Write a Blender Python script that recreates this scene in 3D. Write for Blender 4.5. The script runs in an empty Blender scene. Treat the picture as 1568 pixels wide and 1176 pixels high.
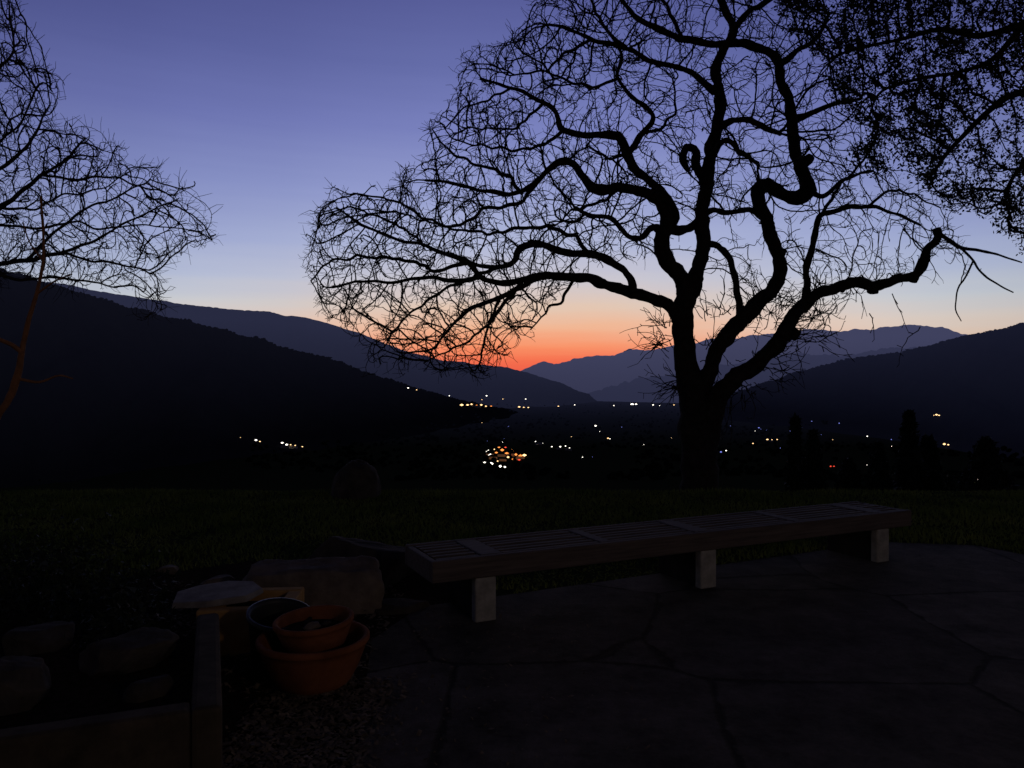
import bpy, math, random
import numpy as np
from mathutils import Vector, noise, kdtree
from mathutils.bvhtree import BVHTree
random.seed(7); rng=np.random.default_rng(7)
S=bpy.context.scene
S.view_settings.view_transform='Standard'; S.view_settings.look='None'; S.view_settings.exposure=0
EYE=1.5; F=1141.0
def svy(u,v,d):            # survey bearing + distance -> world metres
    return Vector(((u-784)/F*d, d, EYE-(v-588)/F*d))
def lin(h):
    h=h.lstrip('#'); o=[]
    for i in (0,2,4):
        c=int(h[i:i+2],16)/255; o.append(c/12.92 if c<=.04045 else ((c+.055)/1.055)**2.4)
    return (*o,1)
def link(o):
    S.collection.objects.link(o); return o
# ------------------------------------------------------------ materials
def mat(name,c1,c2,scale=5,rough=.9,bump=.3,detail=6,dist=.02,spec=.2):
    m=bpy.data.materials.new(name); m.use_nodes=True; nt=m.node_tree; b=nt.nodes['Principled BSDF']
    tc=nt.nodes.new('ShaderNodeTexCoord'); n=nt.nodes.new('ShaderNodeTexNoise')
    n.inputs['Scale'].default_value=scale; n.inputs['Detail'].default_value=detail; n.inputs['Roughness'].default_value=.65
    nt.links.new(tc.outputs['Object'],n.inputs['Vector'])
    r=nt.nodes.new('ShaderNodeValToRGB'); r.color_ramp.elements[0].position=.3; r.color_ramp.elements[1].position=.7
    r.color_ramp.elements[0].color=(*c1,1); r.color_ramp.elements[1].color=(*c2,1)
    nt.links.new(n.outputs['Fac'],r.inputs[0]); nt.links.new(r.outputs[0],b.inputs['Base Color'])
    b.inputs['Roughness'].default_value=rough; b.inputs['Specular IOR Level'].default_value=spec
    if bump:
        bp=nt.nodes.new('ShaderNodeBump'); bp.inputs['Strength'].default_value=bump; bp.inputs['Distance'].default_value=dist
        nt.links.new(n.outputs['Fac'],bp.inputs['Height']); nt.links.new(bp.outputs[0],b.inputs['Normal'])
    return m
def emis(name,col,st):
    m=bpy.data.materials.new(name); m.use_nodes=True; nt=m.node_tree; b=nt.nodes['Principled BSDF']
    b.inputs['Base Color'].default_value=(.1,.1,.1,1); b.inputs['Emission Color'].default_value=(*col,1); b.inputs['Emission Strength'].default_value=st
    m.cycles.emission_sampling='NONE'
    return m
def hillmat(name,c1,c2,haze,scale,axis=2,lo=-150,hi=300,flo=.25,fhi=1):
    # aerial haze painted in as emission, stronger with altitude / distance (world position)
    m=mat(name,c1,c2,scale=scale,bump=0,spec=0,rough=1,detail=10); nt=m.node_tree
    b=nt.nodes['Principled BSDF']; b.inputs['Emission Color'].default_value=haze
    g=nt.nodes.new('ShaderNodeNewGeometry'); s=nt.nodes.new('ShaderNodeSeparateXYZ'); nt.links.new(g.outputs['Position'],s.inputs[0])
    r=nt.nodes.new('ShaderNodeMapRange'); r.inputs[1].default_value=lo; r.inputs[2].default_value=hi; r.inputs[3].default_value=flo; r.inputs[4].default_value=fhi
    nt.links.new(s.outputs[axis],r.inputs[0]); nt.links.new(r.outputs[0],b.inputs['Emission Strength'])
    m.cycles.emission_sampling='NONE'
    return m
M_bark=mat('oak_bark',(.012,.010,.009),(.035,.03,.027),12,.95,.8,spec=.05)
M_bark2=mat('grey_bark',(.03,.026,.024),(.07,.06,.053),12,.95,.5,spec=.05)
M_sap=mat('sapling_bark',(.16,.075,.035),(.30,.13,.06),20,.9,.4,spec=.1)
M_leaf=mat('oak_leaf',(.010,.013,.008),(.025,.032,.018),8,.7,0,spec=.1)
M_terra=mat('terracotta',(.11,.036,.014),(.23,.078,.032),7,.85,.3,dist=.006,spec=.05)
M_black=mat('black_plastic',(.012,.012,.012),(.022,.02,.02),6,.5,.05,dist=.004)
M_soil=mat('soil',(.012,.009,.006),(.045,.033,.023),30,1,.9,spec=0)
M_rock=mat('boulder_stone',(.07,.054,.043),(.20,.155,.12),5,.95,1,spec=.05)
M_rockd=mat('dark_boulder_stone',(.025,.021,.017),(.075,.06,.048),6,.95,.8,spec=.05)
M_pale=mat('flagstone_pale',(.12,.10,.085),(.25,.215,.18),9,.9,.6,spec=.1)
M_conc=mat('concrete',(.17,.155,.13),(.33,.30,.26),14,.9,.45,dist=.006,spec=.1)
M_wall=mat('stucco_wall',(.035,.027,.018),(.085,.064,.043),7,.95,.6,dist=.01,spec=.05)
M_yel=mat('ochre_stucco',(.28,.15,.05),(.46,.26,.09),8,.9,.5,dist=.008,spec=.05)
M_wood=mat('weathered_wood',(.045,.033,.028),(.115,.088,.074),9,.8,.4,dist=.004,spec=.15)
M_panel=mat('dark_panel_wood',(.015,.012,.011),(.04,.032,.028),9,.9,.35,dist=.004,spec=.05)
M_chip=mat('bark_chip',(.03,.022,.014),(.22,.165,.115),18,.95,0,spec=.05)
M_grass=mat('grass_blade',(.06,.10,.02),(.19,.205,.055),1.2,.9,0,spec=.02)
for nd in M_wood.node_tree.nodes:
    if nd.type=='TEX_COORD': tcw=nd
    if nd.type=='TEX_NOISE': nw=nd
mp=M_wood.node_tree.nodes.new('ShaderNodeMapping'); mp.inputs['Scale'].default_value=(.25,5,5)
M_wood.node_tree.links.new(tcw.outputs['Object'],mp.inputs[0]); M_wood.node_tree.links.new(mp.outputs[0],nw.inputs['Vector'])
def patio_mat():
    m=bpy.data.materials.new('patio_flagstone'); m.use_nodes=True; nt=m.node_tree; b=nt.nodes['Principled BSDF']; L=nt.links.new
    tc=nt.nodes.new('ShaderNodeTexCoord'); nz=nt.nodes.new('ShaderNodeTexNoise'); nz.inputs['Scale'].default_value=1.3; nz.inputs['Detail'].default_value=7
    L(tc.outputs['Object'],nz.inputs['Vector'])
    mx=nt.nodes.new('ShaderNodeMixRGB'); mx.inputs[0].default_value=.13; L(tc.outputs['Object'],mx.inputs[1]); L(nz.outputs['Color'],mx.inputs[2])
    v=nt.nodes.new('ShaderNodeTexVoronoi'); v.feature='DISTANCE_TO_EDGE'; v.inputs['Scale'].default_value=.8; v.inputs['Randomness'].default_value=.6; L(mx.outputs[0],v.inputs['Vector'])
    vc=nt.nodes.new('ShaderNodeTexVoronoi'); vc.inputs['Scale'].default_value=.8; vc.inputs['Randomness'].default_value=.6; L(mx.outputs[0],vc.inputs['Vector'])
    n2=nt.nodes.new('ShaderNodeTexNoise'); n2.inputs['Scale'].default_value=2.6; n2.inputs['Detail'].default_value=14; n2.inputs['Roughness'].default_value=.78; L(tc.outputs['Object'],n2.inputs['Vector'])
    # joint width varies, partly filled with grit
    jw=nt.nodes.new('ShaderNodeMapRange'); jw.inputs[1].default_value=.35; jw.inputs[2].default_value=.65; jw.inputs[3].default_value=-.010; jw.inputs[4].default_value=.010; L(n2.outputs['Fac'],jw.inputs[0])
    ja=nt.nodes.new('ShaderNodeMath'); ja.operation='ADD'; L(v.outputs['Distance'],ja.inputs[0]); L(jw.outputs[0],ja.inputs[1])
    r=nt.nodes.new('ShaderNodeValToRGB'); r.color_ramp.elements[0].position=.001; r.color_ramp.elements[1].position=.014; L(ja.outputs[0],r.inputs[0])
    c=nt.nodes.new('ShaderNodeValToRGB'); c.color_ramp.elements[0].position=.34; c.color_ramp.elements[1].position=.68
    c.color_ramp.elements[0].color=(.034,.028,.022,1); c.color_ramp.elements[1].color=(.145,.120,.098,1); L(n2.outputs['Fac'],c.inputs[0])
    sv=nt.nodes.new('ShaderNodeSeparateColor'); L(vc.outputs['Color'],sv.inputs[0])
    mr=nt.nodes.new('ShaderNodeMapRange'); mr.inputs[3].default_value=.8; mr.inputs[4].default_value=1.12; L(sv.outputs[0],mr.inputs[0])
    ml=nt.nodes.new('ShaderNodeMixRGB'); ml.blend_type='MULTIPLY'; ml.inputs[0].default_value=1; L(c.outputs[0],ml.inputs[1]); L(mr.outputs[0],ml.inputs[2])
    m3=nt.nodes.new('ShaderNodeMixRGB'); m3.inputs[1].default_value=(.035,.03,.024,1); L(r.outputs[0],m3.inputs[0]); L(ml.outputs[0],m3.inputs[2])
    L(m3.outputs[0],b.inputs['Base Color']); b.inputs['Roughness'].default_value=.9; b.inputs['Specular IOR Level'].default_value=.05
    ad=nt.nodes.new('ShaderNodeMath'); ad.operation='MULTIPLY_ADD'; ad.inputs[1].default_value=2.2; L(n2.outputs['Fac'],ad.inputs[0]); L(r.outputs[0],ad.inputs[2])
    bp=nt.nodes.new('ShaderNodeBump'); bp.inputs['Strength'].default_value=.9; bp.inputs['Distance'].default_value=.02; L(ad.outputs[0],bp.inputs['Height']); L(bp.outputs[0],b.inputs['Normal'])
    return m
M_patio=patio_mat()
# ------------------------------------------------------------ helpers
def mesh(name,V,Fc,m=None,parent=None,smooth=False):
    me=bpy.data.meshes.new(name); me.from_pydata([tuple(v) for v in V],[],[tuple(f) for f in Fc]); me.update()
    o=link(bpy.data.objects.new(name,me))
    if m: me.materials.append(m)
    if smooth: me.polygons.foreach_set('use_smooth',[True]*len(me.polygons))
    if parent: o.parent=parent
    return o
def fastmesh(name,V,Q,m,parent=None,k=4,smooth=False):
    V=np.asarray(V,dtype=np.float32); Q=np.asarray(Q,dtype=np.int32).reshape(-1,k)
    me=bpy.data.meshes.new(name); me.vertices.add(len(V)); me.vertices.foreach_set('co',V.ravel())
    me.loops.add(Q.size); me.loops.foreach_set('vertex_index',Q.ravel())
    me.polygons.add(len(Q)); me.polygons.foreach_set('loop_start',np.arange(len(Q),dtype=np.int32)*k)
    me.update(calc_edges=True); me.validate()
    if smooth: me.polygons.foreach_set('use_smooth',[True]*len(me.polygons))
    me.materials.append(m); o=link(bpy.data.objects.new(name,me))
    if parent: o.parent=parent
    return o
def empty(name,loc=(0,0,0),rz=0):
    e=link(bpy.data.objects.new(name,None)); e.location=loc; e.rotation_euler=(0,0,rz); e.empty_display_size=.2; return e
def box(name,c,s,m,parent=None,rz=0,bev=.008):
    x,y,z=[a/2 for a in s]
    V=[(i*x,j*y,k*z) for i in(-1,1) for j in(-1,1) for k in(-1,1)]
    o=mesh(name,V,[(0,1,3,2),(4,6,7,5),(0,4,5,1),(2,3,7,6),(0,2,6,4),(1,5,7,3)],m,parent)
    o.location=c; o.rotation_euler=(0,0,rz)
    if bev:
        b=o.modifiers.new('b','BEVEL'); b.width=bev; b.segments=2
    return o
def slab(name,pts,z0,z1,m,parent=None):
    n=len(pts); V=[(x,y,z0) for x,y in pts]+[(x*.97,y*.97,z1+.006*math.sin(x*20+y*13)) for x,y in pts]
    o=mesh(name,V,[tuple(range(n))[::-1],tuple(range(n,2*n))]+[(i,(i+1)%n,n+(i+1)%n,n+i) for i in range(n)],m,parent)
    b=o.modifiers.new('b','BEVEL'); b.width=.006; b.segments=2; return o
def lathe(name,prof,m,parent=None,n=48,loc=(0,0,0),tilt=(0,0,0)):
    V=[];Fc=[]
    for r,z in prof:
        for i in range(n):
            a=2*math.pi*i/n; V.append((r*math.cos(a),r*math.sin(a),z))
    for j in range(len(prof)-1):
        for i in range(n):
            Fc.append((j*n+i,j*n+(i+1)%n,(j+1)*n+(i+1)%n,(j+1)*n+i))
    o=mesh(name,V,Fc,m,parent,True); o.location=loc; o.rotation_euler=tilt; return o
def rock(name,loc,size,seed,m,rz=0,flat=.5,parent=None,cuts=9,ry=0):
    import bmesh
    bm=bmesh.new(); bmesh.ops.create_icosphere(bm,subdivisions=5,radius=1)
    r=random.Random(seed)
    pl=[]
    for i in range(cuts):
        n=Vector((r.gauss(0,1),r.gauss(0,1),r.gauss(0,.8))).normalized(); pl.append((n,r.uniform(.5,.8)))
    pl.append((Vector((r.uniform(-.25,.25),r.uniform(-.2,.1),1)).normalized(),flat))
    for v in bm.verts:
        p=v.co.copy()
        for n,d in pl:
            t=p.dot(n)
            if t>d: p-=n*(t-d)*.96
        p*=1+.08*noise.noise(p*2.2+Vector((seed,0,0)))+.035*noise.noise(p*7+Vector((seed,3,0)))+.015*noise.noise(p*20)
        v.co=Vector((p.x*size[0],p.y*size[1],p.z*size[2]))
    me=bpy.data.meshes.new(name); bm.to_mesh(me); bm.free(); me.materials.append(m)
    me.polygons.foreach_set('use_smooth',[True]*len(me.polygons))
    o=link(bpy.data.objects.new(name,me)); o.location=loc; o.rotation_euler=(0,ry,rz)
    if parent:o.parent=parent
    return o
def fbm(x,y,s=0):
    return noise.fractal(Vector((x,y,s)),1.0,2.1,5)
# ------------------------------------------------------------ terrain
BV=[];BF=[]
def reg(V,Fc):
    o=len(BV); BV.extend([tuple(v) for v in V]); BF.extend([tuple(i+o for i in f) for f in Fc])
EDGE=10.4
def gz(x,y):
    s=max(0,y-EDGE); z=-150*(1-math.exp(-s*.3/150))
    if y>30: z+=min(1,(y-30)/300)*(5*fbm(x/180,y/180,1)+1.5*fbm(x/40,y/40,2))
    return z
def ground():
    xs=np.sinh(np.linspace(-9.2,9.2,181))*3.0; ys=list(np.linspace(-20,EDGE-.2,16))+[EDGE,EDGE+.3]+list(EDGE+.6*np.exp(np.linspace(0,math.log(45000),170)))
    V=[(x,y,gz(x,y)) for y in ys for x in xs]; n=len(xs)
    Fc=[(j*n+i,j*n+i+1,(j+1)*n+i+1,(j+1)*n+i) for j in range(len(ys)-1) for i in range(n-1)]
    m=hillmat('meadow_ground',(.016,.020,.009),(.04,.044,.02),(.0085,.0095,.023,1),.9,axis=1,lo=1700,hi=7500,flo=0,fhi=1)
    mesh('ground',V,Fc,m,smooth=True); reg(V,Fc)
ground()
def ridge(name,pts,m,rough,baseK=.5,nx=520,ny=46,seed=0,spur=.12):
    P=np.array(pts,float); us=np.linspace(P[0,0],P[-1,0],nx)
    vs=np.interp(us,P[:,0],P[:,1]); ds=np.interp(us,P[:,0],P[:,2])
    V=[];rl=[]
    for u,v,d in zip(us,vs,ds):
        top=svy(u,v,d); 
        amp=rough*d/F
        top.z+=amp*fbm(u/30,seed,3)+.4*amp*fbm(u/6,seed,8)
        rl.append(top)
        col=[]
        for t in (1,.5,.2):
            col.append((top.x*(1+.35*t),top.y*(1+.35*t),top.z*(1-t)+-170*t))
        for j in range(ny):
            t=j/(ny-1); k=1-(1-baseK)*t
            h=top.z+170
            prof=(1-t)**1.25
            z=-170+h*prof
            e=math.sin(math.pi*min(1,t*1.15))
            x=top.x*k; y=top.y*k
            sp=fbm(x/(d*.09),y/(d*.22),seed+5)
            z+=h*spur*sp*max(0,e)*1.2
            col.append((x,y,z))
        V+=col
    n=ny+3
    Fc=[(i*n+j,i*n+j+1,(i+1)*n+j+1,(i+1)*n+j) for i in range(nx-1) for j in range(n-1)]
    mesh(name,V,Fc,m,smooth=True); reg(V,Fc)
    return rl
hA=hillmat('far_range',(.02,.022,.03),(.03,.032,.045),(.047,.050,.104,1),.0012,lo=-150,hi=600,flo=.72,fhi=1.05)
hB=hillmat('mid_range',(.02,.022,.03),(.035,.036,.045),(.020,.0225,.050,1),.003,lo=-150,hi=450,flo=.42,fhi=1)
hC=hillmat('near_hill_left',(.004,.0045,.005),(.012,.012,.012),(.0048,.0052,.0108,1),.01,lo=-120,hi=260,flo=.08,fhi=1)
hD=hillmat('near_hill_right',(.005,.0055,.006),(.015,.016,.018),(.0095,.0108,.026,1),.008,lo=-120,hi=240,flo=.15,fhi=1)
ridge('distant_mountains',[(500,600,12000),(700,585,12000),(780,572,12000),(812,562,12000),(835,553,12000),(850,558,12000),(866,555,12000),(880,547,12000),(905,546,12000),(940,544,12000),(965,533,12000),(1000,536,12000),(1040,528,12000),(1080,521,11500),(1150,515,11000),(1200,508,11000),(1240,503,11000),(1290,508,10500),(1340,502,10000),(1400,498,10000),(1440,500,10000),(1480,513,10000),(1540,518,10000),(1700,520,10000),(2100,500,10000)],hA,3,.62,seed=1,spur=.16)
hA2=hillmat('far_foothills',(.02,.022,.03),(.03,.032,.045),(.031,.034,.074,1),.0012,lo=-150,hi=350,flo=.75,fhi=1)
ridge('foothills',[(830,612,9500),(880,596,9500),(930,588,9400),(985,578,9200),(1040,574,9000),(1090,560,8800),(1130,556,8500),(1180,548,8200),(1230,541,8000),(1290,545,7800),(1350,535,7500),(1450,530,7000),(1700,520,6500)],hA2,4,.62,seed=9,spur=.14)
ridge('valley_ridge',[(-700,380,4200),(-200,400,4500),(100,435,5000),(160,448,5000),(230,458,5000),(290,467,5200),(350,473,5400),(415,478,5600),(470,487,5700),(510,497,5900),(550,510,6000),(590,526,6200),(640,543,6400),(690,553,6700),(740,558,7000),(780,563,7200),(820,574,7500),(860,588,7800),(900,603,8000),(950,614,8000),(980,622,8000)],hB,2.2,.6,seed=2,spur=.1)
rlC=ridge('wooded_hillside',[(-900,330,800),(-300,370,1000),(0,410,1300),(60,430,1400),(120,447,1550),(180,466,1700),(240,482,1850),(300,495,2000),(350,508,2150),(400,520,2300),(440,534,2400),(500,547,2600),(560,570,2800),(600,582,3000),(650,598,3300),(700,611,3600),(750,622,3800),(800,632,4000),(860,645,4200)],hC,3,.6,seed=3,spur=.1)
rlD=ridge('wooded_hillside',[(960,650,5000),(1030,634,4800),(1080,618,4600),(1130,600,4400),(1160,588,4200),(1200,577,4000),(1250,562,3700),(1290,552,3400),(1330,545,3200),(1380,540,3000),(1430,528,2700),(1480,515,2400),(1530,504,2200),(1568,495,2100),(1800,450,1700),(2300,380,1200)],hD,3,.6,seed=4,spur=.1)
bvh=BVHTree.FromPolygons(BV,BF)
O=Vector((0,0,EYE))
def hit(u,v):
    d=svy(u,v,1)-O; d.normalize(); h=bvh.ray_cast(O,d); return h[0]
def blobs(name,items,m):
    import bmesh
    bm=bmesh.new(); bmesh.ops.create_icosphere(bm,subdivisions=1,radius=1)
    bv=np.array([v.co[:] for v in bm.verts]); bf=np.array([[v.index for v in f.verts] for f in bm.faces]); bm.free()
    V=[];Q=[];o=0
    for (p,sx,sz) in items:
        j=1+.25*rng.standard_normal((len(bv),1))
        vv=bv*j*np.array([sx,sx,sz])+np.array([p[0],p[1],p[2]+sz*.6]); V.append(vv); Q.append(bf+o); o+=len(bv)
    return fastmesh(name,np.vstack(V),np.vstack(Q),m,k=3)
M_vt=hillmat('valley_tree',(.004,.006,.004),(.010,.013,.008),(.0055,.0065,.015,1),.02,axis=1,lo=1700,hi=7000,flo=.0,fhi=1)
it=[];itC=[];itD=[]
for rl,lst in ((rlC,itC),(rlD,itD)):
    for a,b in zip(rl[:-1],rl[1:]):
        if a.z<-120: continue
        for k in range(3):
            if random.random()<.55:
                q=a.lerp(b,random.random()); s=random.uniform(1.0,2.6)*q.y/2200*random.choice([1,1,1,1.7])*(1 if q.y<3300 else .7)
                lst.append((q-Vector((0,0,s*.5)),s*random.uniform(1.2,2.4),s))
for k in range(3400):
    u=random.uniform(380,1620); v=random.uniform(616,735)
    h=hit(u,v)
    if h is None or h.y<150 or h.z>-128 or fbm(h.x/220,h.y/420,11)<-.02: continue
    s=random.uniform(2.5,5)
    it.append((h,s*1.3,s))
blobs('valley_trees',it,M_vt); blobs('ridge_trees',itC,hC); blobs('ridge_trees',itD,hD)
def lights():
    groups={'warm':[], 'white':[], 'orange':[], 'red':[], 'blue':[]}
    L=[(392,674,3.2,'white'),(398,676,2,'warm'),(432,678,3,'white'),(439,681,4,'white'),(445,681,2,'warm'),(452,682,2,'warm'),(463,684,1.8,'warm'),(368,670,1.2,'warm'),
    (707,620,4,'warm'),(716,620,3,'warm'),(722,619,3.2,'warm'),(730,621,3,'orange'),(737,620,3.4,'warm'),(744,622,2.6,'warm'),(752,622,2.4,'orange'),(625,594,2,'white'),(638,597,1.6,'warm'),(688,606,1.8,'white'),(745,606,2.2,'white'),(738,612,1.2,'warm'),(805,611,1.6,'white'),(770,611,1.2,'warm'),
    (795,623,2.6,'warm'),(802,624,3,'warm'),(809,624,2,'warm'),(855,622,1.8,'warm'),(880,620,1.6,'white'),
    (968,619,3.6,'white'),(974,619,2.6,'white'),(1000,620,2.2,'white'),(1010,621,1.2,'white'),(1032,620,1.8,'warm'),(940,621,1.6,'white'),(912,652,3,'white'),(931,671,2.4,'warm'),(934,672,1.6,'white'),(986,681,1.4,'white'),(892,700,1.6,'white'),(952,654,1,'blue'),
    (1051,696,3.4,'warm'),(1048,693,2,'warm'),(1104,692,3,'blue'),(1112,690,2,'white'),(1119,652,2,'blue'),(1162,655,2,'blue'),(1153,679,2.2,'warm'),(1165,675,2.4,'warm'),(1175,673,2.8,'warm'),(1182,674,3.2,'warm'),(1190,673,2.2,'warm'),(1195,686,1.4,'blue'),
    (1240,681,3,'warm'),(1243,645,1.6,'blue'),(1285,648,2,'blue'),(1272,714,3,'red'),(1277,714,2,'red'),(1328,668,1.6,'white'),(1365,673,1.8,'blue'),(1434,635,3,'warm'),(1438,636,2.2,'warm'),(1430,636,1.5,'warm'),(1446,680,4,'warm'),(1452,681,2.6,'warm'),(1494,734,4,'white'),(1228,655,1.4,'blue'),(1210,660,1.2,'blue'),
    (748,692,8,'white'),(751,697,6,'white'),(746,699,5,'white'),(752,710,6,'white'),(757,702,3.4,'white'),(766,714,4.8,'white'),(773,715,3.4,'white'),(742,708,2.6,'white'),(769,689,5.4,'orange'),(776,694,4,'orange'),(784,690,5.6,'orange'),(790,696,5,'orange'),(797,698,5.6,'orange'),(803,697,5,'warm'),(778,700,3.6,'warm'),(764,685,2.8,'orange'),(786,703,3.4,'orange'),(795,704,3.2,'red'),(760,693,3.4,'orange'),(774,685,2.6,'red'),(782,697,2.8,'red'),(770,697,3,'orange'),(757,688,2.4,'warm'),(792,690,2.8,'orange'),(762,706,2.2,'warm'),
    (820,676,1.8,'white'),(830,679,2.2,'white'),(845,684,1.8,'white'),(858,684,2.6,'white'),(866,683,2,'white'),(872,686,1.8,'white'),(1165,657,1,'blue')]
    for i in range(18):
        L.append((random.choice([random.gauss(770,16),random.gauss(850,22),random.uniform(900,1500)]),random.uniform(645,712),random.uniform(.6,1.0),random.choice(['warm','white','blue'])))
    for u,v,s,c in L:
        h=hit(u,v)
        if h is None: continue
        p=h+(O-h).normalized()*h.y*.02
        groups[c].append((p,s*1.05*p.y/F*.5))
    cols={'warm':((1,.62,.28),2.6),'white':((1,.93,.8),3.6),'orange':((1,.30,.06),1.7),'red':((1,.08,.04),1.3),'blue':((.25,.3,1),1)}
    root=empty('village_lights')
    for c,g in groups.items():
        V=[];Q=[]
        oc=np.array([(1,0,0),(-1,0,0),(0,1,0),(0,-1,0),(0,0,1),(0,0,-1)]); of=np.array([(0,2,4),(2,1,4),(1,3,4),(3,0,4),(2,0,5),(1,2,5),(3,1,5),(0,3,5)])
        for p,s in g:
            Q.append(of+len(V)*6); V.append(oc*np.array([s*random.uniform(.9,1.6),s,s*.75])+np.array(p))
        fastmesh('lamps_'+c,np.vstack(V),np.vstack(Q),emis('lamp_'+c,*cols[c]),root,k=3)
lights()
def houses():
    m=mat('house_wall',(.3,.25,.2),(.4,.35,.3),.3,.9,0); e=emis('wall_painted_glow',(.5,.2,.07),.16)  # lamplight on the clustered house walls is painted in as emission
    root=empty('village_houses')
    for i,(u,v) in enumerate([(755,702),(768,698),(782,697),(797,701),(770,705),(790,703),(750,697),(825,680),(856,687),(870,688),(730,623),(800,626),(1178,676),(436,684),(449,685)]):
        h=hit(u,v)
        if h is None: continue
        w=random.uniform(9,15)*h.y/1700; p=h+(O-h).normalized()*h.y*.012
        V=[(-w,-w*.5,-w*.3),(w,-w*.5,-w*.3),(w,w*.5,-w*.3),(-w,w*.5,-w*.3),(-w,-w*.5,w*.15),(w,-w*.5,w*.15),(w,w*.5,w*.15),(-w,w*.5,w*.15),(-w,0,w*.4),(w,0,w*.4)]
        o=mesh('house_%d'%i,V,[(0,1,5,4),(1,2,6,5),(2,3,7,6),(3,0,4,7),(4,5,9,8),(6,7,8,9),(5,6,9),(7,4,8)],e if i<7 else m,root); o.location=p; o.rotation_euler=(0,0,random.uniform(-.5,.5)); o.scale=(.6,.6,.6)
houses()
# ------------------------------------------------------------ trees
def inpoly(p,poly):
    x,y=p[:,0],p[:,1]; c=np.zeros(len(p),bool); n=len(poly)
    for i in range(n):
        x1,y1=poly[i]; x2,y2=poly[(i+1)%n]
        if y1==y2: continue
        t=((y1>y)!=(y2>y))&(x<(x2-x1)*(y-y1)/(y2-y1)+x1); c^=t
    return c
def spline(pts,step=6):
    P=np.array(pts,float); out=[]
    E=np.vstack([2*P[0]-P[1],P,2*P[-1]-P[-2]])
    for i in range(1,len(E)-2):
        a,b,c,d=E[i-1:i+3]; n=max(2,int(np.linalg.norm(c[:3]-b[:3])/step))
        for k in range(n):
            t=k/n; out.append(.5*((2*b)+(-a+c)*t+(2*a-5*b+4*c-d)*t*t+(-a+3*b-3*c+d)*t**3))
    out.append(P[-1]); return np.array(out)
class TB:
    def __init__(s,D): s.D=D; s.V=[]; s.Q=[]; s.n=0
    def W(s,P):
        P=np.asarray(P,float); d=s.D+P[:,2]*s.D/F
        return np.stack([(P[:,0]-784)/F*d,d,EYE-(P[:,1]-588)/F*d],1)
    def tube(s,P4,n=10,knob=.0,seed=0):
        C=s.W(P4[:,:3]); R=P4[:,3]*s.D/F; m=len(C)
        T=np.gradient(C,axis=0); T/=np.linalg.norm(T,axis=1)[:,None]+1e-9
        ref=np.array([.13,.97,.2]); 
        A=np.cross(T,ref); A/=np.linalg.norm(A,axis=1)[:,None]+1e-9; B=np.cross(T,A)
        for i in range(m):
            kb=knob*(1 if P4[i,3]<15 else .35)
            for k in range(n):
                a=2*math.pi*k/n; d=A[i]*math.cos(a)+B[i]*math.sin(a)
                p=C[i]+d*R[i]
                if knob: p=C[i]+d*R[i]*(1+kb*noise.noise(Vector(p)*5+Vector((seed,0,0)))+kb*.7*noise.noise(Vector(p)*14))
                s.V.append(p)
        o=s.n
        for i in range(m-1):
            for k in range(n): s.Q.append((o+i*n+k,o+i*n+(k+1)%n,o+(i+1)*n+(k+1)%n,o+(i+1)*n+k))
        for e in (0,m-1):
            c=[o+e*n+k for k in range(n)]
            for k in range(1,n-2,2): s.Q.append((c[0],c[k],c[k+1],c[k+2] if k+2<n else c[k+1]))
        s.n+=m*n
    def sticks(s,P0,P1,R0,R1,n=4):
        A0=s.W(P0);A1=s.W(P1); k=s.D/F; R0=R0*k;R1=R1*k
        T=A1-A0; T/=np.linalg.norm(T,axis=1)[:,None]+1e-9
        A=np.cross(T,np.array([.1,.98,.17])); A/=np.linalg.norm(A,axis=1)[:,None]+1e-9; B=np.cross(T,A)
        A0=A0-T*(R0*.4)[:,None]
        rings=[]
        for C,R in((A0,R0),(A1,R1)):
            for j in range(n):
                a=2*math.pi*j/n; rings.append(C+(A*math.cos(a)+B*math.sin(a))*R[:,None])
        V=np.stack(rings,1).reshape(-1,3); m=len(A0); base=s.n+np.arange(m)*2*n
        Q=[]
        for j in range(n):
            Q.append(np.stack([base+j,base+(j+1)%n,base+n+(j+1)%n,base+n+j],1))
        Q=np.vstack(Q); s.V.extend(V); s.Q.extend(map(tuple,Q)); s.n+=len(V)
    def build(s,name,m,parent): return fastmesh(name,np.array(s.V),np.array(s.Q),m,parent,smooth=True)
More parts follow.
